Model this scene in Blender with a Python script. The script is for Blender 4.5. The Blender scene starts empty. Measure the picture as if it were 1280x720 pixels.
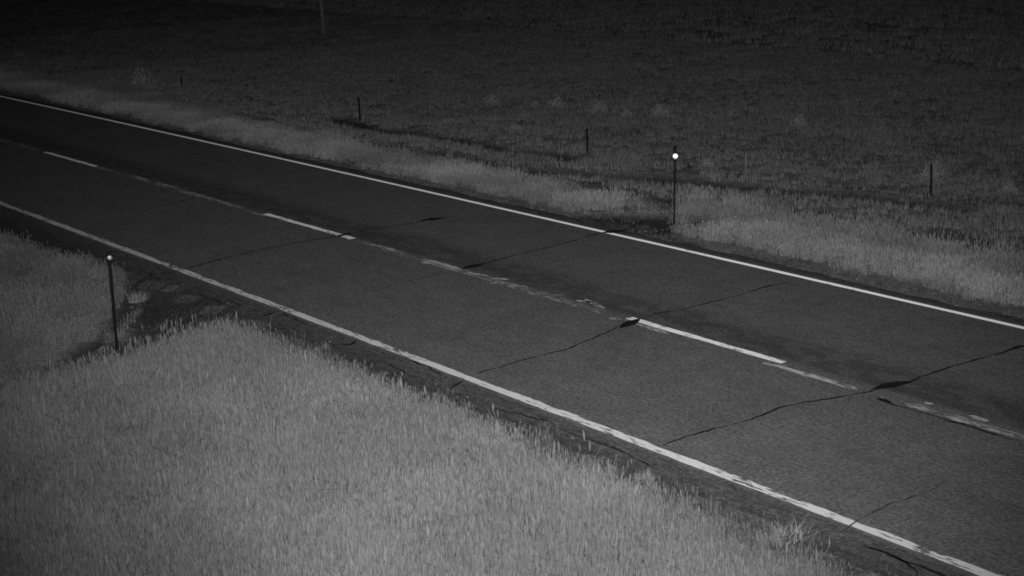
import bpy, math, random
import numpy as np
from mathutils import Vector, Matrix

random.seed(7)
rng = np.random.default_rng(11)
scene = bpy.context.scene
COL = scene.collection

# ------------------------------------------------------------------ camera
CAM = Vector((0.0, 15.52, 6.634))
YAW, PITCH, ROLL, FOCAL = -0.62444, 0.24938, -0.04207, 2028.9 / 1280 * 36
fw = Vector((math.cos(YAW) * math.cos(PITCH), math.sin(YAW) * math.cos(PITCH), -math.sin(PITCH)))
rt = Vector((math.sin(YAW), -math.cos(YAW), 0))
up = rt.cross(fw)
r2 = math.cos(ROLL) * rt + math.sin(ROLL) * up
u2 = -math.sin(ROLL) * rt + math.cos(ROLL) * up
cd = bpy.data.cameras.new('camera')
cam = bpy.data.objects.new('camera', cd)
COL.objects.link(cam)
M = Matrix((r2, u2, -fw)).transposed().to_4x4()
M.translation = CAM
cam.matrix_world = M
cd.lens = FOCAL
cd.sensor_width = 36
cd.clip_end = 5000
scene.camera = cam

# ------------------------------------------------------------------ night sky
w = bpy.data.worlds.new('World')
scene.world = w
w.use_nodes = True
nt = w.node_tree
sky = nt.nodes.new('ShaderNodeTexSky')
sky.sky_type = 'NISHITA'
sky.sun_disc = False
sky.sun_elevation = math.radians(4)
sky.sun_rotation = math.radians(200)
bw = nt.nodes.new('ShaderNodeRGBToBW')      # the picture was taken in infrared: one channel
nt.links.new(sky.outputs[0], bw.inputs[0])
nt.links.new(bw.outputs[0], nt.nodes['Background'].inputs[0])
nt.nodes['Background'].inputs[1].default_value = 0.010

# ------------------------------------------------------------------ the camera mast's infrared floodlight
ld = bpy.data.lights.new('infrared_floodlight', 'SPOT')
ld.energy = 51500
ld.spot_size = math.radians(60.5)
ld.spot_blend = 1.0
ld.shadow_soft_size = 0.09
lamp = bpy.data.objects.new('infrared_floodlight', ld)
COL.objects.link(lamp)
LP = CAM + 0.06 * rt + Vector((0, 0, 0.10))     # LEDs close round the lens
AIM_YAW, AIM_UP = -0.64, 0.10
aim = LP + 40 * Vector((math.cos(AIM_YAW) * math.cos(AIM_UP), math.sin(AIM_YAW) * math.cos(AIM_UP), math.sin(AIM_UP)))
q = (aim - LP).to_track_quat('-Z', 'Y')
lamp.location = LP
lamp.rotation_euler = q.to_euler()
lamp.scale = (0.99, 1.68, 1.0)

# ------------------------------------------------------------------ exposure
scene.view_settings.view_transform = 'Standard'
scene.view_settings.look = 'None'
scene.view_settings.exposure = 0
scene.view_settings.gamma = 1
scene.cycles.max_bounces = 4
scene.cycles.filter_width = 1.7
scene.cycles.use_denoising = False

# ------------------------------------------------------------------ helpers
K = 1.958e-4


def yc(x):
    x = np.asarray(x, float)
    a = np.abs(x)
    return np.where(a < 120, K * x * x, K * 14400 + 2 * K * 120 * (a - 120))


def lattice(seed):
    r = np.random.default_rng(seed)
    return r.random((256, 256))


_LAT = {}


def vnoise(x, y, sc, seed=0):
    """smooth value noise 0..1"""
    if seed not in _LAT:
        _LAT[seed] = lattice(seed)
    L = _LAT[seed]
    X, Y = np.asarray(x, float) * sc + 500.3, np.asarray(y, float) * sc + 500.7
    i, j = np.floor(X).astype(int), np.floor(Y).astype(int)
    fx, fy = X - i, Y - j
    fx, fy = fx * fx * (3 - 2 * fx), fy * fy * (3 - 2 * fy)
    i0, j0, i1, j1 = i % 256, j % 256, (i + 1) % 256, (j + 1) % 256
    return (L[i0, j0] * (1 - fx) * (1 - fy) + L[i1, j0] * fx * (1 - fy) + L[i0, j1] * (1 - fx) * fy + L[i1, j1] * fx * fy)


def fbm(x, y, sc, seed=0, oct=3):
    s, a, t = 0, 1.0, 0
    for o in range(oct):
        s = s + a * vnoise(x, y, sc * 2 ** o, seed + o)
        t += a
        a *= .5
    return s / t


def sstep(a, b, x):
    t = np.clip((x - a) / (b - a), 0, 1)
    return t * t * (3 - 2 * t)


def seg_dist(x, y, pts):
    d = np.full(np.shape(x), 1e9)
    for (ax, ay), (bx, by) in zip(pts[:-1], pts[1:]):
        vx, vy = bx - ax, by - ay
        t = np.clip(((x - ax) * vx + (y - ay) * vy) / (vx * vx + vy * vy), 0, 1)
        d = np.minimum(d, np.hypot(x - ax - t * vx, y - ay - t * vy))
    return d


def in_poly(x, y, poly):
    c = np.zeros(np.shape(x), bool)
    n = len(poly)
    for i in range(n):
        x1, y1 = poly[i]
        x2, y2 = poly[(i + 1) % n]
        c ^= ((y1 > y) != (y2 > y)) & (x < (x2 - x1) * (y - y1) / (y2 - y1 + 1e-12) + x1)
    return c


# shallow ruts and bare strips of the verge (x, y on the ground)
RUTS = [
    ([(43.5, -9.4), (42, -9.1), (39.8, -8.9), (37.3, -9.4), (35.0, -9.2), (32, -9.6)], .40, 1.0),
    ([(45, -7.0), (39.2, -7.2), (36.4, -7.25), (34.6, -7.6), (32.2, -7.5), (30.5, -8.1), (27.6, -9.3), (25, -10.2), (21, -11.2)], .42, 1.0),
    ([(26.0, -8.0), (24.2, -8.2), (23, -8.6), (20.7, -8.5), (19, -8.7), (17.4, -8.5), (14, -8.6), (8, -8.5)], .5, 1.0),
    ([(30, -10.9), (27, -10.9), (25, -11.3), (22, -11.9), (18, -12.5)], .3, .6),
    ([(60, -11.5), (50, -11.0), (44, -11.2), (36, -12.2), (28, -13.5), (20, -15)], .22, .4),
]
BARE = [[(27.3, 4.3), (25.6, 4.7), (23.7, 6.0), (23.0, 7.3), (21.8, 7.0), (22.3, 5.4), (23.2, 4.3), (25.0, 4.1)],
        [(25.4, -4.2), (25.0, -5.6), (24.6, -6.4), (23.5, -6.6), (22.6, -5.7), (22.9, -4.6), (21.2, -4.2)]]
RUT_NEAR = [(26.6, 4.4), (25.2, 5.2), (24.0, 6.3), (23.3, 7.2), (22.8, 8.0)]


def dark_mask(x, y):
    m = np.zeros(np.shape(x))
    jx = (fbm(x, y, .9, 31) - .5) * .5
    for pts, wd, st in RUTS:
        d = seg_dist(x, y + jx, pts)
        m = np.maximum(m, st * (1 - sstep(wd * .5, wd * 1.6, d)))
    m = np.maximum(m, .95 * (1 - sstep(.12, .38, seg_dist(x + jx * .5, y, RUT_NEAR))))
    for k, p in enumerate(BARE):
        m = np.maximum(m, (.95, 1.0)[k] * in_poly(x + jx * .7, y + jx * .7, p))
    return m


def terrain(x, y):
    x = np.asarray(x, float)
    y = np.asarray(y, float)
    v = y - yc(x)
    sn = np.clip(v - 4.1, 0, None)
    sf = np.clip(-v - 3.95, 0, None)
    z = -.06 - np.minimum(.06 * sn, .4) - np.minimum(.07 * sf, .32)
    off = np.clip((sn + sf) / 2.0, 0, 1)
    z = z + off * ((fbm(x, y, .8, 3) - .5) * .10 + (fbm(x, y, .16, 8) - .5) * .22 * np.clip((sf + sn) / 8, 0, 1))
    z = z + np.clip((sf - 8) / 10, 0, 1) * (fbm(x, y, .55, 14) - .5) * .16
    z = z - off * .13 * dark_mask(x, y)
    z = z + np.clip((sf - 60) / 400, 0, 1) * (fbm(x, y, .01, 20) - .5) * 3
    return z


def mat(name):
    m = bpy.data.materials.new(name)
    m.use_nodes = True
    n = m.node_tree
    b = n.nodes['Principled BSDF']
    b.inputs['Specular IOR Level'].default_value = .2
    b.inputs['Roughness'].default_value = .85
    return m, n, b


def math_node(n, op, a, b=None, clamp=False):
    o = n.nodes.new('ShaderNodeMath')
    o.operation = op
    o.use_clamp = clamp
    for i, s in enumerate((a, b)):
        if s is None:
            continue
        if isinstance(s, (int, float)):
            o.inputs[i].default_value = s
        else:
            n.links.new(s, o.inputs[i])
    return o.outputs[0]


def noise(n, vec, scale, detail=3, rough=.6):
    o = n.nodes.new('ShaderNodeTexNoise')
    o.inputs['Scale'].default_value = scale
    o.inputs['Detail'].default_value = detail
    o.inputs['Roughness'].default_value = rough
    n.links.new(vec, o.inputs['Vector'])
    return o.outputs[0]


def remap(n, s, a, b, c, d, smooth=False):
    o = n.nodes.new('ShaderNodeMapRange')
    if smooth:
        o.interpolation_type = 'SMOOTHSTEP'
    n.links.new(s, o.inputs[0])
    for i, t in enumerate((a, b, c, d)):
        o.inputs[i + 1].default_value = t
    return o.outputs[0]


def bump(n, b, h, strength, dist):
    o = n.nodes.new('ShaderNodeBump')
    o.inputs['Strength'].default_value = strength
    o.inputs['Distance'].default_value = dist
    n.links.new(h, o.inputs['Height'])
    n.links.new(o.outputs[0], b.inputs['Normal'])


def coords(n, kind='Object'):
    return n.nodes.new('ShaderNodeTexCoord').outputs[kind]


# ------------------------------------------------------------------ materials
def m_soil():
    m, n, b = mat('dry_soil')
    p = coords(n)
    a = n.nodes.new('ShaderNodeAttribute')
    a.attribute_name = 'dark'
    g = n.nodes.new('ShaderNodeAttribute')
    g.attribute_name = 'pale'
    f1 = remap(n, noise(n, p, 9, 5, .7), .3, .7, .55, 1.45)
    f2 = remap(n, noise(n, p, .7, 4), .3, .7, .75, 1.25)
    f = math_node(n, 'MULTIPLY', f1, f2)
    base = math_node(n, 'MULTIPLY_ADD', g.outputs['Fac'], .06)
    n.nodes[-1].inputs[2].default_value = .118
    dk = math_node(n, 'SUBTRACT', 1.0, math_node(n, 'MULTIPLY', a.outputs['Fac'], .72))
    c = math_node(n, 'MULTIPLY', math_node(n, 'MULTIPLY', base, f), dk)
    n.links.new(c, b.inputs['Base Color'])
    bump(n, b, noise(n, p, 14, 5, .7), .9, .05)
    return m


def m_asphalt():
    m, n, b = mat('worn_asphalt')
    p = coords(n)
    uv = coords(n, 'UV')
    sep = n.nodes.new('ShaderNodeSeparateXYZ')
    n.links.new(uv, sep.inputs[0])
    U, V = sep.outputs[0], sep.outputs[1]
    mp = n.nodes.new('ShaderNodeMapping')
    mp.inputs['Scale'].default_value = (.55, 1.3, 1)
    n.links.new(uv, mp.inputs[0])
    streak = noise(n, mp.outputs[0], 1.6, 5, .65)
    f = remap(n, noise(n, p, 20, 6, 1.0), .38, .62, .22, 1.78)
    f = math_node(n, 'MULTIPLY', f, remap(n, noise(n, p, 5, 3, .6), .3, .7, .86, 1.14))
    f = math_node(n, 'MULTIPLY', f, remap(n, noise(n, p, 1.1, 5, .6), .3, .7, .88, 1.12))
    f = math_node(n, 'MULTIPLY', f, remap(n, streak, .3, .7, .93, 1.07))
    # blackened joint beside the centre line, far side
    edge = math_node(n, 'MULTIPLY', remap(n, V, -1.25, -.55, 0, 1, True), remap(n, V, -.12, .06, 1, 0, True))
    patch = remap(n, noise(n, mp.outputs[0], 3.0, 5, .6), .42, .60, 0, 1, True)
    patch = math_node(n, 'ADD', patch, .5, True)
    d1 = math_node(n, 'MULTIPLY', math_node(n, 'MULTIPLY', edge, patch), .46)
    # dirt on the two shoulders outside the edge lines
    e2 = math_node(n, 'ADD', remap(n, V, 3.66, 3.80, 0, 1, True), remap(n, V, -3.80, -3.70, 1, 0, True), True)
    dn = remap(n, noise(n, mp.outputs[0], 8.5, 7, .8), .38, .62, .05, 1.0)
    d2 = math_node(n, 'MULTIPLY', math_node(n, 'MULTIPLY', e2, dn), .62)
    e3 = math_node(n, 'ADD', remap(n, V, 3.9, 4.35, 0, 1), remap(n, V, -4.1, -3.75, 1, 0), True)
    d3 = math_node(n, 'MULTIPLY', e3, .42)
    for d in (d1, d2, d3):
        f = math_node(n, 'MULTIPLY', f, math_node(n, 'SUBTRACT', 1.0, d))
    c = math_node(n, 'MULTIPLY', f, .097)
    n.links.new(c, b.inputs['Base Color'])
    bump(n, b, noise(n, p, 60, 3, .7), .5, .006)
    return m


def m_paint(name, col, thresh, wear_scale=26.0, beads=0.0):
    """road paint; beads = retroreflective glass-bead dressing, brighter at grazing back-lit angles"""
    m, n, b = mat(name)
    b.inputs['Diffuse Roughness'].default_value = beads
    uv = coords(n, 'UV')
    mp = n.nodes.new('ShaderNodeMapping')
    mp.inputs['Scale'].default_value = (.16, 1, 1)
    n.links.new(uv, mp.inputs[0])
    w1 = noise(n, mp.outputs[0], wear_scale, 5, .7)
    w2 = noise(n, uv, .8, 2)
    s = math_node(n, 'ADD', w1, math_node(n, 'MULTIPLY', math_node(n, 'SUBTRACT', w2, .5), .5))
    k = remap(n, s, thresh - .035, thresh + .035, 0, 1, True)
    g = remap(n, noise(n, uv, 40, 4, .7), .3, .7, .8, 1.15)
    c = math_node(n, 'MULTIPLY', g, col)
    n.links.new(c, b.inputs['Base Color'])
    tr = n.nodes.new('ShaderNodeBsdfTransparent')
    mx = n.nodes.new('ShaderNodeMixShader')
    n.links.new(k, mx.inputs[0])
    n.links.new(tr.outputs[0], mx.inputs[1])
    n.links.new(b.outputs[0], mx.inputs[2])
    n.links.new(mx.outputs[0], n.nodes['Material Output'].inputs[0])
    return m


def m_plain(name, col, rough=.8, metal=0, var=.3, sc=20):
    m, n, b = mat(name)
    f = remap(n, noise(n, coords(n), sc, 4, .7), .3, .7, col * (1 - var), col * (1 + var))
    n.links.new(f, b.inputs['Base Color'])
    b.inputs['Roughness'].default_value = rough
    b.inputs['Metallic'].default_value = metal
    return m


def m_grass(name, col):
    m, n, b = mat(name)
    a = n.nodes.new('ShaderNodeAttribute')
    a.attribute_type = 'INSTANCER'
    a.attribute_name = 'tint'
    v = n.nodes.new('ShaderNodeAttribute')
    v.attribute_name = 'shade'
    c = math_node(n, 'MULTIPLY', math_node(n, 'MULTIPLY', a.outputs['Fac'], col), v.outputs['Fac'])
    n.links.new(c, b.inputs['Base Color'])
    b.inputs['Roughness'].default_value = .8
    tl = n.nodes.new('ShaderNodeBsdfTranslucent')
    n.links.new(c, tl.inputs[0])
    mx = n.nodes.new('ShaderNodeMixShader')
    mx.inputs[0].default_value = .3
    n.links.new(b.outputs[0], mx.inputs[1])
    n.links.new(tl.outputs[0], mx.inputs[2])
    n.links.new(mx.outputs[0], n.nodes['Material Output'].inputs[0])
    return m


def m_shrub(name, col):
    m, n, b = mat(name)
    v = n.nodes.new('ShaderNodeAttribute')
    v.attribute_name = 'shade'
    c = math_node(n, 'MULTIPLY', v.outputs['Fac'], col)
    n.links.new(c, b.inputs['Base Color'])
    return m


SOIL = m_soil()
ASPH = m_asphalt()
PAINT = m_paint('worn_white_paint', .56, .425, beads=.02)
PAINT_FAR = m_paint('bright_white_paint', .82, .35, beads=.26)
PAINT_OLD = m_paint('scuffed_white_paint', .44, .49, 30)
PAINT_FAINT = m_paint('faint_paint_trace', .28, .52, 22)
PAINT_DASH = m_paint('dash_paint', .66, .425, beads=.16)
TAR = m_plain('crack_sealant', .010, .55, var=.5)
HOLLOW = m_plain('crack_hollow', .045, .9, var=.6, sc=9)
POSTM = m_plain('dark_steel', .006, .9, var=.4)
POSTM.node_tree.nodes['Principled BSDF'].inputs['Specular IOR Level'].default_value = .05
WOODM = m_plain('pale_wood', .075, .9, var=.3, sc=6)
STAKE = m_plain('pale_stake_paint', .11, .8, var=.2)
GRASS = m_grass('grass_blades', .124)
SHRUB = m_shrub('shrub_leaves', .122)
mm, nn, bb = mat('reflector_lens')
bb.inputs['Base Color'].default_value = (.9, .9, .9, 1)
bb.inputs['Metallic'].default_value = 1
bb.inputs['Roughness'].default_value = .42
LENS = mm
LENS_OLD = mm.copy()
LENS_OLD.name = 'weathered_reflector_lens'
LENS_OLD.node_tree.nodes['Principled BSDF'].inputs['Base Color'].default_value = (.30, .30, .30, 1)
LENS_OLD.node_tree.nodes['Principled BSDF'].inputs['Roughness'].default_value = .62


def mesh_obj(name, verts, faces, material, parent=None, smooth=False):
    me = bpy.data.meshes.new(name)
    me.from_pydata([tuple(map(float, v)) for v in verts], [], faces)
    me.materials.append(material)
    if smooth:
        me.polygons.foreach_set('use_smooth', [True] * len(me.polygons))
    me.update()
    o = bpy.data.objects.new(name, me)
    COL.objects.link(o)
    if parent:
        o.parent = parent
    return o


def tag(o, label=None, cat=None, group=None, kind=None):
    for k, v in (('label', label), ('category', cat), ('group', group), ('kind', kind)):
        if v:
            o[k] = v
    return o


def grid_mesh(name, xs, ys, zf, material, shift=None):
    X, Y = np.meshgrid(xs, ys, indexing='ij')
    Y0 = Y.copy()
    if shift is not None:
        Y = Y + shift(X)
    Z = zf(X, Y, Y0)
    V = np.stack([X, Y, Z], -1).reshape(-1, 3)
    nx, ny = len(xs), len(ys)
    i = np.arange(nx - 1)[:, None] * ny + np.arange(ny - 1)[None]
    F = np.stack([i, i + ny, i + ny + 1, i + 1], -1).reshape(-1, 4)
    me = bpy.data.meshes.new(name)
    me.vertices.add(len(V))
    me.vertices.foreach_set('co', V.ravel().astype(np.float32))
    me.loops.add(len(F) * 4)
    me.loops.foreach_set('vertex_index', F.ravel().astype(np.int32))
    me.polygons.add(len(F))
    me.polygons.foreach_set('loop_start', np.arange(len(F), dtype=np.int32) * 4)
    me.update(calc_edges=True)
    me.validate()
    me.polygons.foreach_set('use_smooth', np.ones(len(F), bool))
    me.materials.append(material)
    o = bpy.data.objects.new(name, me)
    COL.objects.link(o)
    return o, V, F


def spaced(a, lo, hi, b, step, grow=1.18):
    """fine steps between lo and hi, widening steps out to a and b"""
    mid = list(np.arange(lo, hi + 1e-6, step))
    s, t, out = step, hi, []
    while t < b:
        s *= grow
        t += s
        out.append(t)
    s, t, pre = step, lo, []
    while t > a:
        s *= grow
        t -= s
        pre.append(t)
    return np.array(pre[::-1] + mid + out)


# ------------------------------------------------------------------ ground
xs = spaced(-1500, 4, 70, 1800, .17)
ys = spaced(-1800, -24, 14, 1500, .14)
ground, V, F = grid_mesh('ground', xs, ys, lambda X, Y, Y0: terrain(X, Y), SOIL)
tag(ground, kind='structure')
va = ground.data.attributes.new('dark', 'FLOAT', 'POINT')
va.data.foreach_set('value', dark_mask(V[:, 0], V[:, 1]).astype(np.float32))
vv = V[:, 1] - yc(V[:, 0])
pale = sstep(-9, -4.2, vv) * (vv < 0) + sstep(5.0, 5.8, vv)
va = ground.data.attributes.new('pale', 'FLOAT', 'POINT')
va.data.foreach_set('value', pale.astype(np.float32))

# ------------------------------------------------------------------ road
rx = np.concatenate([np.arange(-300, 0, 5.), np.arange(0, 70, .16), np.arange(70, 420, 4.)])


def edge_near(x):
    return 4.30 + (fbm(x, x * 0, .45, 41) - .5) * .35 + (fbm(x, x * 0, 2.2, 44, 4) - .5) * .5 + .45 * sstep(27, 33, x)


def edge_far(x):
    return 4.00 + (fbm(x, x * 0 + 9, .5, 47) - .5) * .22 + (fbm(x, x * 0 + 9, 2.5, 49) - .5) * .18


cols = np.array([-1.06, -1.0, -.92, -.5, 0, .5, .92, 1.0, 1.06])
Vr, Fr, UV = [], [], []
en, ef = edge_near(rx), edge_far(rx)
for i, x in enumerate(rx):
    for c in cols:
        v = c * (en[i] if c > 0 else ef[i])
        z = 0.0 if abs(c) < .95 else (-.008 if abs(c) <= 1.0 else -.14)
        Vr.append((x, v + float(yc(x)), z))
        UV.append((x, v))
nc = len(cols)
for i in range(len(rx) - 1):
    for j in range(nc - 1):
        a = i * nc + j
        Fr.append((a, a + nc, a + nc + 1, a + 1))
road = mesh_obj('road', Vr, Fr, ASPH)
tag(road, kind='structure')


def set_uv(o, uvs):
    me = o.data
    l = me.uv_layers.new(name='UVMap')
    vi = np.zeros(len(me.loops), np.int32)
    me.loops.foreach_get('vertex_index', vi)
    l.data.foreach_set('uv', np.array(uvs, np.float32)[vi].ravel())


set_uv(road, UV)


def strip(name, x0, x1, vc, wid, material, z=.004, rag=.02, rag_lo=None, step=.12, ends=.05):
    n = max(3, int((x1 - x0) / step))
    X = np.linspace(x0, x1, n)
    rl = rag if rag_lo is None else rag_lo
    a = vc + wid / 2 + (fbm(X, X * 0 + vc, 3.1, 61) - .5) * 2 * rl
    b = vc - wid / 2 + (fbm(X, X * 0 - vc, 3.1, 67) - .5) * 2 * rag
    Vs, uv = [], []
    for x, p, q_ in zip(X, a, b):
        for t in (p, q_):
            Vs.append((x, t + float(yc(x)), z))
            uv.append((x, t))
    Fs = [(2 * i, 2 * i + 1, 2 * i + 3, 2 * i + 2) for i in range(n - 1)]
    o = mesh_obj(name, Vs, Fs, material, road)
    set_uv(o, uv)
    return o


tag(strip('edge_line', -60, 250, 3.61, .145, PAINT, rag=.04, rag_lo=.012, step=.06), label='near white edge line with ragged lower side')
tag(strip('edge_line', -60, 250, -3.60, .105, PAINT_FAR, rag=.006), label='far white edge line')
DASH = 12.1
for i, (a, b) in enumerate([(15.1, 18.35), (26.4, 29.85), (38.5, 41.8), (50.6, 53.8), (62.8, 66.0), (75, 78.2), (2.9, 6.1)]):
    tag(strip('centre_dash', a, b, .06 if i < 2 else .1, .13, PAINT_DASH, rag=.02), label='short white centre line dash')
# traces of an older line beside the dashes
for a, b in ((10.2, 13.3), (13.7, 15.3), (18.9, 26.2), (30.2, 38.4), (42.2, 50.4)):
    tag(strip('old_paint_trace', a, b, .12 if a > 16 else .22, .16, PAINT_FAINT, rag=.04, z=.0025), label='faint scuffed remains of an older centre line')
TR = [((25.74, .07), (24.63, .02)), ((23.98, .04), (22.81, .04)), ((23.8, .22), (23.59, .19)), ((22.58, .09), (22.0, .0)),
      ((21.67, .25), (21.57, .2)), ((22.0, .06), (21.62, -.11)), ((21.33, .05), (20.95, .0)), ((20.67, .22), (20.41, .2)),
      ((20.29, .02), (20.17, -.11)), ((19.55, .22), (19.43, .21)), ((19.72, -.19), (18.98, -.01)), ((19.75, -.04), (19.38, -.18)),
      ((18.59, .26), (18.35, .2)), ((18.02, .2), (17.27, .22)), ((15.2, .22), (13.97, .24)), ((13.95, .26), (13.61, .23)),
      ((13.21, .25), (13.05, .25)), ((12.85, .22), (12.41, .26)), ((12.71, .03), (12.58, .02)), ((12.2, .26), (11.67, .26)),
      ((12.01, .04), (11.71, .05)), ((11.58, .28), (11.19, .25)), ((30.57, .22), (29.63, .16)), ((36.88, .0), (35.59, .04)),
      ((35.32, .03), (33.7, .02)), ((33.4, .05), (31.0, .1))]
Vs, Fs, uv = [], [], []
for (x0, v0), (x1, v1) in TR:
    if x0 > x1:
        x0, v0, x1, v1 = x1, v1, x0, v0
    n = max(3, int((x1 - x0) / .06))
    b0 = len(Vs)
    for k in range(n + 1):
        t = k / n
        x = x0 + (x1 - x0) * t
        v = v0 + (v1 - v0) * t + random.uniform(-.006, .006)
        hw = (.034 + .022 * random.random()) * (1 if x < 28 else .8) * min(1, 4 * t + .2, 4 * (1 - t) + .2)
        for s in (1, -1):
            Vs.append((x, v + s * hw + float(yc(x)), .0035))
            uv.append((x, v + s * hw))
    Fs += [(b0 + 2 * k, b0 + 2 * k + 1, b0 + 2 * k + 3, b0 + 2 * k + 2) for k in range(n)]
o = mesh_obj('old_paint', Vs, Fs, PAINT_OLD, road)
set_uv(o, uv)
tag(o, kind='stuff')


# cracks across the slabs: narrow, wandering, filled with sealant
def crack(pts, width, material, z=.0045, jit=.045, label=None, vary=.5, name='crack'):
    P = []
    for (ax, av), (bx, bv) in zip(pts[:-1], pts[1:]):
        n = max(2, int(math.hypot(bx - ax, bv - av) / .05))
        for k in range(n):
            P.append((ax + (bx - ax) * k / n, av + (bv - av) * k / n))
    P.append(pts[-1])
    P = np.array(P)
    t = np.arange(len(P)) * .05
    s = hash((round(pts[0][0] * 7), round(pts[0][1] * 5))) % 90
    dx = (fbm(t, t * 0 + s, 6.0, 71, 5) - .5) * 2 * jit
    dv = (fbm(t, t * 0 + s + 7, 6.0, 75, 5) - .5) * 2 * jit
    wv = 1.3 * width * np.clip(1 - vary * 1.9 + 3.8 * vary * fbm(t, t * 0 + s + 17, 4.0, 79, 3), .12, 2)
    T = np.gradient(P, axis=0)
    T /= np.linalg.norm(T, axis=1)[:, None] + 1e-9
    N = np.stack([-T[:, 1], T[:, 0]], 1)
    C = P + np.stack([dx, dv], 1)
    end = np.minimum(1, np.minimum(np.arange(len(P)), np.arange(len(P))[::-1]) / (3 if width < .07 else 6) + .12)
    Vs = []
    for c, n_, w_, e in zip(C, N, wv, end):
        for sg in (1, -1):
            x, v = c + sg * n_ * w_ * e / 2
            Vs.append((x, v + float(yc(x)), z))
    Fs = [(2 * i, 2 * i + 1, 2 * i + 3, 2 * i + 2) for i in range(len(P) - 1)]
    return tag(mesh_obj(name, Vs, Fs, material, road), label=label)


CR = [
    ([(13.75, 3.5), (13.8, 3.11), (13.71, 2.09), (13.78, 1.42), (13.66, .91), (13.46, .2), (13.46, -.01), (13.36, -.36), (13.42, -.8), (13.44, -1.64), (13.38, -2.41), (13.38, -3.4)], .026, TAR),
    ([(17.63, 3.45), (17.7, 2.38), (17.72, 1.64), (18.1, .41), (18.16, .05), (18.24, -.41), (18.14, -.85), (18.14, -1.98), (18.23, -2.85), (18.14, -3.31)], .024, TAR),
    ([(26.41, 4.04), (26.47, 3.55), (26.79, 2.42), (26.91, 1.64), (26.87, .51), (26.77, .09), (26.91, -.6), (26.74, -1.42), (26.79, -1.96), (26.72, -2.3)], .032, TAR),
    ([(22.96, .05), (22.87, -.45), (22.96, -.93), (23.07, -1.97), (23.18, -2.93), (23.28, -3.47), (23.16, -3.89)], .030, TAR),
    ([(22.58, 2.5), (22.63, 2.06), (22.76, 1.18), (22.85, .08)], .018, HOLLOW),
    ([(10.8, 4.01), (10.59, 3.92), (10.67, 3.59), (10.7, 3.31), (10.75, 2.97), (10.72, 2.67), (10.72, 2.32), (10.79, 1.93)], .020, HOLLOW),
    ([(19.23, 2.79), (19.3, 2.45)], .03, HOLLOW),
    ([(36.5, -1.53), (36.71, -2.58), (36.72, -3.33)], .05, HOLLOW),
    ([(32.07, 2.01), (32.4, 1.1), (32.67, .23)], .035, HOLLOW),
    ([(22.5, 4.17), (22.65, 3.75), (22.6, 3.59)], .05, TAR),
    ([(16.29, 4.14), (15.7, 3.99), (15.36, 3.92)], .026, TAR), ([(15.1, 3.97), (14.62, 4.0), (13.94, 3.95), (13.2, 4.05)], .018, TAR),
    ([(13.21, .36), (12.93, .37), (12.1, .37), (11.03, .36)], .03, TAR),
    ([(8.4, 4.0), (9.3, 3.93), (10.2, 3.95)], .03, TAR),
    ([(40.4, 3.5), (40.6, 1.8), (40.7, .2)], .03, HOLLOW),
    ([(17.35, 4.05), (17.5, 3.7)], .04, TAR), ([(20.4, 4.2), (20.1, 3.9), (20.25, 3.7)], .03, TAR),
]
random.seed(5)
for i in range(26):     # short broken cracks in the raveled near shoulder
    x0 = 8 + 20 * (i + random.random()) / 26
    v0 = random.uniform(3.78, 4.15)
    L = random.uniform(.25, 1.1)
    CR.append(([(x0, v0), (x0 + L * .5, v0 + random.uniform(-.1, .1)), (x0 + L, v0 + random.uniform(-.16, .16))], random.uniform(.016, .03), random.choice((TAR, HOLLOW, HOLLOW))))
for (x0, v0) in [(13.74, 2.6), (13.6, .6), (17.72, 2.0), (18.2, -1.4), (26.85, 1.1), (23.1, -2.4), (13.42, -1.9), (18.0, .9)]:   # side branches
    d = random.choice((-1, 1))
    CR.append(([(x0, v0), (x0 + d * .12, v0 + random.uniform(-.1, .1)), (x0 + d * random.uniform(.25, .5), v0 + random.uniform(-.3, .3))], .014, HOLLOW))
for pts, wd, m_ in CR:
    crack(pts, wd, m_)
for pts, wd in [([(13.50, .12), (13.38, -.55)], .14), ([(17.98, .56), (18.2, -.04)], .12), ([(26.83, -1.75), (26.68, -2.35)], .14),
                ([(22.82, .04), (22.9, -.55)], .19), ([(23.29, -3.5), (23.14, -4.0)], .2), ([(13.38, -2.41), (13.38, -2.9)], .06),
                ([(26.80, .35), (26.88, -.2)], .09), ([(13.25, .33), (12.95, .34)], .055)]:
    crack(pts, wd, TAR, z=.0065, jit=.02, name='tar_patch')


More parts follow.
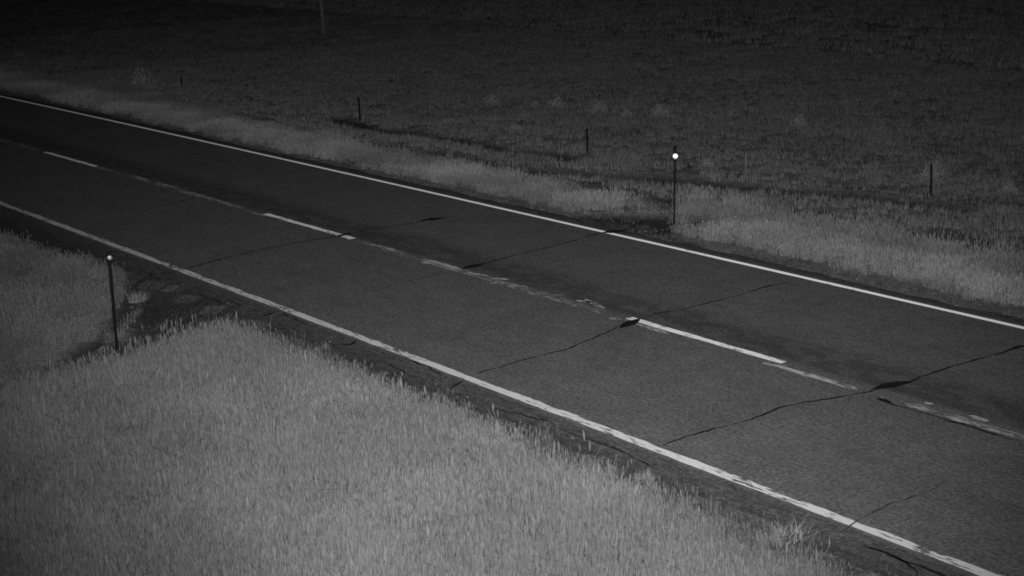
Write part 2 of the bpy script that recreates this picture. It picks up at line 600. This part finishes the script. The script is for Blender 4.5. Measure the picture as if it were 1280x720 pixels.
# ------------------------------------------------------------------ grass
def blade(V, F, S, bx, by, h, wd, lean, ang, shade, segs=3, head=0.0):
    """one bent, tapering blade; with head > 0 a seed head on top"""
    b0 = len(V)
    ca, sa = math.cos(ang), math.sin(ang)
    px, py = -sa, ca
    for k in range(segs + 1):
        t = k / segs
        w_ = wd * (1 - t) ** .7 if head == 0 else wd * (1 - .5 * t)
        o_ = lean * t * t
        z = h * (t - .12 * t * t * min(1, abs(lean) * 4))
        cx, cy = bx + ca * o_, by + sa * o_
        V.append((cx + px * w_ / 2, cy + py * w_ / 2, z))
        V.append((cx - px * w_ / 2, cy - py * w_ / 2, z))
        S += [shade * (.88 + .12 * t)] * 2
    F += [(b0 + 2 * k, b0 + 2 * k + 1, b0 + 2 * k + 3, b0 + 2 * k + 2) for k in range(segs)]
    if head:
        tx, ty, tz = bx + ca * lean, by + sa * lean, h * .9
        for rr in (0, math.pi / 2):
            b1 = len(V)
            qx, qy = math.cos(ang + rr), math.sin(ang + rr)
            for dz, hw in ((-.02, .2), (head * .35, 1), (head * .75, .7), (head, .1)):
                V.append((tx + qx * hw * head * .11, ty + qy * hw * head * .11, tz + dz))
                V.append((tx - qx * hw * head * .11, ty - qy * hw * head * .11, tz + dz))
                S += [shade * 1.04] * 2
            F += [(b1 + 2 * k, b1 + 2 * k + 1, b1 + 2 * k + 3, b1 + 2 * k + 2) for k in range(3)]


def tuft(name, n, rad, h, wd, heads, spread=.25, seed=0):
    random.seed(seed)
    V, F, S = [], [], []
    for i in range(n):
        a, r = random.uniform(0, 6.283), rad * math.sqrt(random.random())
        hh = h * random.uniform(.55, 1.1)
        hd = heads * random.uniform(.7, 1.3) if random.random() < (.45 if heads else 0) else 0
        if hd:
            hh *= 1.1
        blade(V, F, S, r * math.cos(a), r * math.sin(a), hh, wd * random.uniform(.6, 1.3),
              hh * random.uniform(.02, spread) * 2.4, random.uniform(0, 6.283), random.uniform(.84, 1.14), 3, hd)
    me = bpy.data.meshes.new(name)
    me.from_pydata(V, [], F)
    at = me.attributes.new('shade', 'FLOAT', 'POINT')
    at.data.foreach_set('value', np.array(S, np.float32))
    me.materials.append(GRASS)
    return bpy.data.objects.new(name, me)


def scatter(name, x, y, scl, tint, protos, label, sink=0.0):
    n = len(x)
    me = bpy.data.meshes.new(name)
    me.vertices.add(n)
    z = terrain(x, y) - sink
    me.vertices.foreach_set('co', np.stack([x, y, z], -1).ravel().astype(np.float32))
    for nm, val in (('scl', scl), ('tint', tint), ('rotz', rng.uniform(0, 6.283, n)), ('tilt', rng.normal(0, .09, n))):
        me.attributes.new(nm, 'FLOAT', 'POINT').data.foreach_set('value', np.asarray(val, np.float32))
    me.attributes.new('pick', 'INT', 'POINT').data.foreach_set('value', rng.integers(0, len(protos), n).astype(np.int32))
    o = bpy.data.objects.new(name, me)
    COL.objects.link(o)
    g = bpy.data.node_groups.new(name + '_nodes', 'GeometryNodeTree')
    g.interface.new_socket('Geometry', in_out='INPUT', socket_type='NodeSocketGeometry')
    g.interface.new_socket('Geometry', in_out='OUTPUT', socket_type='NodeSocketGeometry')
    gi, go = g.nodes.new('NodeGroupInput'), g.nodes.new('NodeGroupOutput')
    iop = g.nodes.new('GeometryNodeInstanceOnPoints')
    jn = g.nodes.new('GeometryNodeJoinGeometry')
    for p in reversed(protos):
        oi = g.nodes.new('GeometryNodeObjectInfo')
        oi.inputs['Object'].default_value = p
        oi.inputs['As Instance'].default_value = True
        g.links.new(oi.outputs['Geometry'], jn.inputs[0])

    def attr(nm, ty='FLOAT'):
        a = g.nodes.new('GeometryNodeInputNamedAttribute')
        a.data_type = ty
        a.inputs['Name'].default_value = nm
        return a.outputs['Attribute']
    g.links.new(gi.outputs[0], iop.inputs['Points'])
    g.links.new(jn.outputs[0], iop.inputs['Instance'])
    iop.inputs['Pick Instance'].default_value = True
    g.links.new(attr('pick', 'INT'), iop.inputs['Instance Index'])
    cx = g.nodes.new('ShaderNodeCombineXYZ')
    g.links.new(attr('tilt'), cx.inputs[0])
    g.links.new(attr('rotz'), cx.inputs[2])
    e2r = g.nodes.new('FunctionNodeEulerToRotation')
    g.links.new(cx.outputs[0], e2r.inputs[0])
    g.links.new(e2r.outputs[0], iop.inputs['Rotation'])
    g.links.new(attr('scl'), iop.inputs['Scale'])
    g.links.new(iop.outputs[0], go.inputs[0])
    md = o.modifiers.new('scatter', 'NODES')
    md.node_group = g
    return tag(o, label=label, cat='grass', kind='stuff')


TALL = [tuft('tall_tuft', 24, .12, .34, .0065, .055, .5, s) for s in range(5)]
MID = [tuft('mid_tuft', 16, .12, .24, .011, .06, .35, 20 + s) for s in range(4)]
WEED = [tuft('weed_clump', 22, .16, .36, .016, .09, .8, 60 + s) for s in range(4)]
LOW = [tuft('low_tuft', 16, .17, .15, .016, 0, .6, 40 + s) for s in range(4)]

cx_, cy_ = CAM.x, CAM.y


def points(x0, x1, y0, y1, dens):
    n = int((x1 - x0) * (y1 - y0) * dens)
    x, y = rng.uniform(x0, x1, n), rng.uniform(y0, y1, n)
    # keep only what the camera, or one a few steps aside, could see
    a = np.arctan2(y - cy_, x - cx_) - YAW
    k = (np.abs(a) < math.radians(27))
    return x[k], y[k]


def tint_of(x, y, lo=.75, hi=1.25):
    return lo + (hi - lo) * np.clip(.5 + (fbm(x, y, .9, 91, 4) - .5) * 2.4 + rng.normal(0, .12, len(x)), -.1, 1.2)


# 1 tall seeding grass on the near verge
x, y = points(5, 23.4, 4.4, 14.5, 190)
v = y - yc(x)
edge = 4.72 + (fbm(x, y, .9, 101) - .5) * .55 + (fbm(x, y, 3.2, 104) - .5) * .35
front = 21.95 + (fbm(x, y, 1.1, 107) - .5) * 1.1
k = (v > edge) & (x < front)
x, y, v, edge, front = x[k], y[k], v[k], edge[k], front[k]
h = (.62 + .38 * sstep(0, .7, v - edge) + (fbm(x, y, .6, 110) - .5) * .45 + (fbm(x, y, 2.6, 111) - .5) * .25) * (.8 + .3 * sstep(0, .5, front - x) - .1 * sstep(.8, 2, front - x))
scatter('tall_verge_grass', x, y, h * rng.uniform(.8, 1.15, len(x)), tint_of(x, y, .86, 1.12), TALL,
        'tall pale seeding grass on the near verge')
# weeds and leaning clumps mixed into it
x, y = points(5, 22.0, 5.0, 14.5, 9)
k = (y - yc(x) > 5.1)
x, y = x[k], y[k]
scatter('leaning_verge_weeds', x, y, rng.uniform(.7, 1.25, len(x)), tint_of(x, y, .92, 1.2), WEED,
        'leaning weeds and bent stems scattered in the tall verge grass')
# fringe of shorter tufts towards the shoulder
x, y = points(5, 34, 4.1, 6.2, 95)
v = y - yc(x)
k = (v > 4.35 + .3 * fbm(x, y, 1.2, 113) + .4 * sstep(27, 33, x)) & (rng.random(len(x)) < sstep(4.3, 5.2, v) * 1.2 - .12 + .6 * (fbm(x, y, 1.6, 116) > .5)) & (dark_mask(x, y) < .5) & ((x < 23) | (x > 26.5))
x, y = x[k], y[k]
scatter('shoulder_fringe_grass', x, y, rng.uniform(.4, 1.0, len(x)), tint_of(x, y, .6, 1.1), MID,
        'short loose grass along the near edge of the asphalt')
x, y = points(5, 24, 4.1, 5.5, 55)
v = y - yc(x)
k = (v > 4.2) & (rng.random(len(x)) < .9 * (fbm(x, y, 1.8, 151) > .46))
x, y = x[k], y[k]
scatter('shoulder_weeds', x, y, rng.uniform(.4, 1.0, len(x)), tint_of(x, y, .3, .6), LOW,
        'low dark weeds creeping over the near shoulder')
# 2 short smooth grass beyond the delineator, near side
x, y = points(21.2, 62, 4.3, 14, 75)
v = y - yc(x)
k = (v > 4.75 + .35 * sstep(27, 34, x) + (fbm(x, y, 1.2, 119) - .5) * .5) & (rng.random(len(x)) > dark_mask(x, y) * 1.15)
x, y = x[k], y[k]
scatter('short_verge_grass', x, y, rng.uniform(.55, 1.0, len(x)) * (.6 + .5 * fbm(x, y, .7, 121)), tint_of(x, y, 1.0, 1.3), MID,
        'short even grass of the near verge at the left')
# 3 far verge band
x, y = points(8, 75, -9.6, -4.0, 85)
v = y - yc(x)
gap = sstep(24.2, 24.8, x) * (1 - sstep(25.4, 26.0, x))
top = np.where(x < 24.5, 7.45, 6.6 + 1.2 * sstep(38, 52, x))
k = (-v > 4.62 + (fbm(x, y, 1.4, 125) - .5) * .6 + .2 * (x < 24.5) - .12 * sstep(30, 36, x)) & (-v < top + (fbm(x, y, .9, 127) - .5) * .8) \
    & (rng.random(len(x)) > dark_mask(x, y) * 1.25) & (rng.random(len(x)) > gap * .7)
x, y, v = x[k], y[k], v[k]
hh = (.3 + .9 * fbm(x, y, 1.1, 130)) * (.7 + .4 * sstep(-4.3, -5.6, v))
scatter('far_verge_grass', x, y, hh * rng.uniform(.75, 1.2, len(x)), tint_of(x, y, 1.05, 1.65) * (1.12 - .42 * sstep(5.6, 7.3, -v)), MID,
        'pale grass band along the far side of the road')
# taller ragged clumps crowning the band
x, y = points(8, 25, -8.6, -6.6, 130)
v = y - yc(x)
c = -7.1 + (fbm(x, x * 0, .8, 171) - .5) * .5
k = (np.abs(v - c) < .3) & (fbm(x, y, 1.7, 173) > .42)
x, y = x[k], y[k]
scatter('ragged_crown_grass', x, y, rng.uniform(.7, 1.25, len(x)), tint_of(x, y, .95, 1.4), TALL,
        'taller ragged grass topping the far verge band at right')
x, y = points(24, 45, -8.0, -6.0, 70)
v = y - yc(x)
c = -6.25 + (fbm(x, x * 0, .7, 175) - .5) * .6
k = (np.abs(v - c) < .3) & (fbm(x, y, 1.5, 177) > .47)
x, y = x[k], y[k]
scatter('ragged_crown_grass', x, y, rng.uniform(.5, 1.0, len(x)), tint_of(x, y, .9, 1.35), TALL,
        'taller ragged grass topping the far verge band left of the reflector post')
# low weeds between far edge line and band
x, y = points(8, 60, -5.4, -3.9, 40)
v = y - yc(x)
k = (-v > 4.1) & (rng.random(len(x)) < .25 + .5 * (fbm(x, y, .9, 133) - .3))
x, y = x[k], y[k]
scatter('far_shoulder_weeds', x, y, rng.uniform(.4, .9, len(x)), tint_of(x, y, .4, .8), LOW,
        'low dark weeds at the far edge of the asphalt')
# 4 rough pasture beyond
x, y = points(8, 80, -30, -7.6, 42)
v = y - yc(x)
k = (-v > np.where(x < 25, 7.6, 7.0)) & (rng.random(len(x)) > dark_mask(x, y) * 1.1) & (rng.random(len(x)) < .35 + 1.0 * fbm(x, y, .5, 137))
x, y = x[k], y[k]
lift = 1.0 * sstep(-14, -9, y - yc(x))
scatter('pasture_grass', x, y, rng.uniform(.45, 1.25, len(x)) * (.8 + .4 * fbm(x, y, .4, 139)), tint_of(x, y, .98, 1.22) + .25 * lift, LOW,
        'low rough grass covering the dark field past the fence posts')
x, y = points(20, 150, -95, -30, 9)
k = (rng.random(len(x)) < .3 + fbm(x, y, .3, 141))
x, y = x[k], y[k]
scatter('distant_pasture_grass', x, y, rng.uniform(1.0, 2.1, len(x)), tint_of(x, y, 1.12, 1.42), LOW,
        'sparse low grass in the black distance of the field')
x, y = points(62, 170, -30, 12, 10)
v = y - yc(x)
k = (np.abs(v) > 5) & (rng.random(len(x)) < .3 + fbm(x, y, .3, 143))
x, y = x[k], y[k]
scatter('distant_verge_grass', x, y, rng.uniform(.9, 1.8, len(x)), tint_of(x, y, .5, .9), LOW,
        'grass on both verges where the road leaves the picture')


# loose stones and asphalt crumbs along both asphalt edges
STONES = []
for k in range(4):
    random.seed(90 + k)
    V, F = [], []
    for i in range(3):
        for j in range(6):
            a = j * math.pi / 3 + i * .5
            r = (.7, 1, .55)[i] * random.uniform(.7, 1.2)
            V.append((r * math.cos(a), r * math.sin(a) * .8, (-.3, .2, .65)[i] * random.uniform(.7, 1.2)))
    for i in range(2):
        for j in range(6):
            F.append((i * 6 + j, i * 6 + (j + 1) % 6, (i + 1) * 6 + (j + 1) % 6, (i + 1) * 6 + j))
    F.append((12, 13, 14, 15, 16, 17))
    me = bpy.data.meshes.new('stone_shape')
    me.from_pydata(V, [], F)
    me.attributes.new('shade', 'FLOAT', 'POINT').data.foreach_set('value', np.ones(18, np.float32))
    me.materials.append(GRASS)
    STONES.append(bpy.data.objects.new('stone_shape', me))
x, y = points(6, 45, 3.9, 5.3, 60)
v = y - yc(x)
k = (rng.random(len(x)) < 1.1 - sstep(4.2, 5.3, v)) & (v > 4.0) & (fbm(x, y, 1.6, 161) > .42)
x, y = x[k], y[k]
o = scatter('near_shoulder_gravel', x, y, .006 + .022 * rng.random(len(x)) ** 3, rng.uniform(.25, 1.3, len(x)), STONES,
            'loose gravel and asphalt crumbs on the near shoulder', sink=-.05)
o['category'] = 'gravel'
x, y = points(8, 50, -5.0, -3.9, 60)
v = y - yc(x)
k = (-v > 4.0) & (fbm(x, y, 1.6, 163) > .4)
x, y = x[k], y[k]
o = scatter('far_shoulder_gravel', x, y, .006 + .024 * rng.random(len(x)) ** 3, rng.uniform(.3, 1.4, len(x)), STONES,
            'loose gravel between the far edge line and the grass', sink=-.01)
o['category'] = 'gravel'


# ------------------------------------------------------------------ posts
def box_vf(V, F, x0, x1, y0, y1, z0, z1):
    b = len(V)
    V += [(x0, y0, z0), (x1, y0, z0), (x1, y1, z0), (x0, y1, z0), (x0, y0, z1), (x1, y0, z1), (x1, y1, z1), (x0, y1, z1)]
    F += [(b, b + 3, b + 2, b + 1), (b + 4, b + 5, b + 6, b + 7), (b, b + 1, b + 5, b + 4), (b + 1, b + 2, b + 6, b + 5), (b + 2, b + 3, b + 7, b + 6), (b + 3, b, b + 4, b + 7)]


def facing(x, y):
    return math.atan2(CAM.y - y, CAM.x - x)


def empty(name, x, y, rz=0, tilt=(0, 0)):
    o = bpy.data.objects.new(name, None)
    COL.objects.link(o)
    o.location = (x, y, float(terrain(x, y)))
    o.rotation_euler = (tilt[0], tilt[1], rz)
    return o


def lathe(V, F, prof, n=12, x=0, y=0):
    b = len(V)
    for r, z in prof:
        for i in range(n):
            a = 2 * math.pi * i / n
            V.append((x + r * math.cos(a), y + r * math.sin(a), z))
    for k in range(len(prof) - 1):
        for i in range(n):
            j = (i + 1) % n
            F.append((b + k * n + i, b + k * n + j, b + (k + 1) * n + j, b + (k + 1) * n + i))
    F.append(tuple(b + (len(prof) - 1) * n + i for i in range(n)))


def delineator(x, y, H, refz, rr, label, tilt, rz, k=1.0, lens=None):
    t = empty('delineator_post', x, y, rz, tilt)
    tag(t, label, 'delineator', 'roadside delineators with a reflector')
    # U-channel steel post, open side to the back (-X), with bolt holes as dark plugs
    V, F = [], []
    z0 = -.25
    box_vf(V, F, -.003, .001, -.017 * k, .017 * k, z0, H)
    box_vf(V, F, -.022, -.0035, -.020 * k, -.0172 * k, z0, H - .01)
    box_vf(V, F, -.022, -.0035, .0172 * k, .020 * k, z0, H - .01)
    box_vf(V, F, -.025, -.0225, -.026 * k, -.0202 * k, z0, H - .015)
    box_vf(V, F, -.025, -.0225, .0202 * k, .026 * k, z0, H - .015)
    mesh_obj('post', V, F, POSTM, t)
    # small dark plate that carries the reflector
    V, F = [], []
    n = 20
    for s, xx in ((0, .002), (1, .007)):
        for i in range(n):
            a = 2 * math.pi * i / n
            V.append((xx, math.cos(a) * rr * 1.06, refz + math.sin(a) * rr * 1.08))
    F.append(tuple(range(n, 2 * n)))
    F += [(i, (i + 1) % n, n + (i + 1) % n, n + i) for i in range(n)]
    mesh_obj('reflector_housing', V, F, POSTM, t)
    # faceted, domed lens
    V, F = [(.007 + .018, 0, refz)], []
    rings = 5
    for k in range(1, rings + 1):
        f = k / rings
        for i in range(n):
            a = 2 * math.pi * i / n
            V.append((.007 + .018 * math.sqrt(max(0, 1 - f * f)) * 1.0, math.cos(a) * rr * f, refz + math.sin(a) * rr * f))
    F += [(0, 1 + i, 1 + (i + 1) % n) for i in range(n)]
    for k in range(rings - 1):
        a0, a1 = 1 + k * n, 1 + (k + 1) * n
        F += [(a0 + i, a1 + i, a1 + (i + 1) % n, a0 + (i + 1) % n) for i in range(n)]
    mesh_obj('reflector', V, F, lens or LENS, t, smooth=True)
    # cap bolted on top
    V, F = [], []
    box_vf(V, F, .0015, .012, -.028, .028, H - .055, H + .012)
    mesh_obj('top_plate', V, F, POSTM, t)
    return t


def on(x, y, ztop):
    """height above the local ground of something whose top is at ztop"""
    return ztop - float(terrain(x, y))


delineator(23.24, 6.36, on(23.24, 6.36, 1.31), on(23.24, 6.36, 1.21), .043, 'dark post with round reflector on the near verge at the tall grass edge', (-.02, 0), facing(23.24, 6.36), .9, LENS_OLD)
delineator(23.53, -5.44, on(23.53, -5.44, 1.37), on(23.53, -5.44, 1.165), .066, 'dark post with bright reflector on the far verge beside the road', (-.035, 0), facing(23.53, -5.44), .62)


def t_post(x, y, h, label, rz=0, tilt=(0, 0), wd=.04):
    t = empty('fence_post', x, y, rz, tilt)
    tag(t, label, 'fence post', 'thin dark fence posts in the field')
    V, F = [], []
    box_vf(V, F, -.004, .004, -wd / 2, wd / 2, -.3, h)
    box_vf(V, F, .0045, .034, -.004, .004, -.3, h - .004)
    mesh_obj('post', V, F, POSTM, t)
    V, F = [], []
    for k in range(int(h / .09)):
        z = .1 + k * .09
        box_vf(V, F, -.010, -.0045, -wd * .3, wd * .3, z, z + .025)
    tag(mesh_obj('studs', V, F, POSTM, t), kind='stuff')
    return t


t_post(54.31, -9.35, on(54.31, -9.35, .07), 'thin dark fence post farthest left, near the round pale bush', .2, (0, 0), .045)
t_post(42.63, -9.75, on(42.63, -9.75, .25), 'thin dark fence post at the left end of a dark rut', -.1, (0, 0), .055)
t_post(32.16, -10.23, on(32.16, -10.23, .27), 'thin dark fence post between the rut and the far reflector post', .1, (0, 0), .034)
t_post(22.45, -11.87, on(22.45, -11.87, .26), 'dark fence post at right in front of a pale bush', .3, (.02, .01), .034)
# pale stake
t = empty('marker_stake', 26.98, -10.77, .3, (.01, -.02))
tag(t, 'short pale wooden stake in the field right of the far reflector post', 'stake')
V, F = [], []
box_vf(V, F, -.014, .014, -.017, .017, -.2, .54)
mesh_obj('stake', V, F, STAKE, t)
V, F = [], []
box_vf(V, F, -.017, .017, -.020, .020, .542, .575)
mesh_obj('cap', V, F, STAKE, t)
# utility pole
t = empty('utility_pole', 67.4, -22.75, .4, (0, .004))
tag(t, 'faint pale wooden pole in the dark field, cut by the top of the picture', 'utility pole')
V, F = [], []
lathe(V, F, [(.095, -.5), (.094, 0), (.092, 1), (.09, 3), (.085, 7), (.08, 9.5), (.04, 9.54)], 16)
mesh_obj('pole', V, F, WOODM, t, smooth=False)
V, F = [], []
box_vf(V, F, .088, .18, -1.2, 1.2, 8.7, 8.82)
mesh_obj('crossarm', V, F, WOODM, t)
for yy in (-1.1, .75, 1.1):
    V, F = [], []
    lathe(V, F, [(.02, 8.822), (.045, 8.85), (.03, 8.88), (.045, 8.91), (.02, 8.96)], 10, .135, yy)
    mesh_obj('insulator', V, F, POSTM, t)


# ------------------------------------------------------------------ shrubs
def shrub_mesh(name, n, rad, h, seed):
    random.seed(seed)
    V, F, S = [], [], []
    for i in range(n):      # short leafy twigs pointing outwards through a low dome
        a = random.uniform(0, 6.283)
        el = random.uniform(.15, 1.5)
        r = random.uniform(.35, 1.0) ** .6 * (1 + .25 * math.sin(3 * a + seed))
        cx, cy, cz = rad * r * math.cos(el) * math.cos(a), rad * r * math.cos(el) * math.sin(a), h * r * math.sin(el) * .9 + .02
        ln = random.uniform(.02, .05)
        wd = random.uniform(.010, .020)
        b0 = len(V)
        tx, ty, tz = math.cos(el) * math.cos(a), math.cos(el) * math.sin(a), math.sin(el) + .5
        ra = random.uniform(0, 6.283)
        px, py, pz = math.cos(ra) * wd, math.sin(ra) * wd, random.uniform(-.5, .5) * wd
        V += [(cx - px, cy - py, cz - pz), (cx + px, cy + py, cz + pz), (cx + tx * ln + px * .3, cy + ty * ln + py * .3, cz + tz * ln), (cx + tx * ln - px * .6, cy + ty * ln - py * .6, cz + tz * ln)]
        S += [random.uniform(.55, 1.2)] * 4
        F.append((b0, b0 + 1, b0 + 2, b0 + 3))
    me = bpy.data.meshes.new(name)
    me.from_pydata(V, [], F)
    me.attributes.new('shade', 'FLOAT', 'POINT').data.foreach_set('value', np.array(S, np.float32))
    me.materials.append(SHRUB)
    # stems
    V2, F2 = [], []
    for i in range(9):
        a = i * .7 + seed
        r = rad * .55
        b0 = len(V2)
        ex, ey = r * math.cos(a), r * math.sin(a)
        V2 += [(-.008, 0, -.05), (.008, .004, -.05), (0, -.008, -.05), (ex - .004, ey, h * .7), (ex + .004, ey, h * .7), (ex, ey - .004, h * .7)]
        F2 += [(b0, b0 + 1, b0 + 4, b0 + 3), (b0 + 1, b0 + 2, b0 + 5, b0 + 4), (b0 + 2, b0, b0 + 3, b0 + 5)]
    ms = bpy.data.meshes.new(name + '_stems')
    ms.from_pydata(V2, [], F2)
    ms.materials.append(WOODM)
    return me, ms


SM = [shrub_mesh('shrub_foliage', 650, .30, .34, s) for s in (1, 2, 3)]


def shrub(x, y, s, label, k=0, sz=1.0, dense=None):
    t = empty('shrub', x, y, random.uniform(0, 6))
    t.scale = (s, s, s * sz)
    tag(t, label, 'shrub', 'low shrubs in the field beyond the road')
    for nm, me in zip(('foliage', 'stems'), SM[k % 3]):
        o = bpy.data.objects.new(nm, me)
        COL.objects.link(o)
        o.parent = t
    return t


shrub(54.6, -7.9, 1.7, 'round pale bush on the far verge at the upper left', 0, 1.2)
shrub(23.0, -12.5, 1.0, 'pale bush directly behind the right-hand fence post', 1, 1.1)
shrub(30.7, -16.4, .75, 'tiny pale bush highest in the field at right', 2, 1.2)
shrub(41.5, -13.9, .95, 'leftmost bush in the faint row across the field', 0)
shrub(40.0, -14.5, .6, 'second bush from the left in the faint field row', 1)
shrub(38.7, -14.3, 1.0, 'third bush from the left in the faint field row', 2)
shrub(37.2, -14.7, 1.1, 'third bush from the right in the faint field row', 0)
shrub(35.9, -14.7, .7, 'second bush from the right in the faint field row', 1)
shrub(35.0, -15.2, 1.1, 'rightmost bush in the faint row across the field', 2)
shrub(36.3, -10.97, .7, 'lone low bush midway between the left and middle fence posts', 1)
shrub(21.0, -12.6, .7, 'small pale bush at the right edge of the picture', 2)
shrub(27.9, -10.4, .7, 'small bush just right of the far reflector post', 0)
shrub(24.1, -14.0, .8, 'low bush in the field above the right-hand fence post', 1)


def tussock(x, y, s, label, flat=1.0):
    o = tuft('grass_tussock', 300, .16, .17, .011, 0, 1.2, int(x * 10))
    o.data.materials.clear()
    o.data.materials.append(TUSS)
    COL.objects.link(o)
    o.location = (x, y, float(terrain(x, y)) - .01)
    o.scale = (s, s, s * flat)
    tag(o, label, 'grass tussock', 'separate pale tussocks at the asphalt edge')


TUSS = m_shrub('pale_tussock_blades', .15)
tussock(10.88, 4.36, 1.15, 'dense pale tussock bulging at the near asphalt edge, lower right', .9)
tussock(30.0, 4.72, 1.2, 'small pale tussock by the near shoulder at far left', .6)
tussock(13.02, 4.42, .7, 'single tall pale wisp standing at the near grass edge', 1.7)
tussock(25.5, 5.0, 1.0, 'ragged pale tussock beside the bare patch', 1.0)
tussock(26.1, -5.2, 1.3, 'pale tussock ending the far verge band left of the reflector post', 1.1)
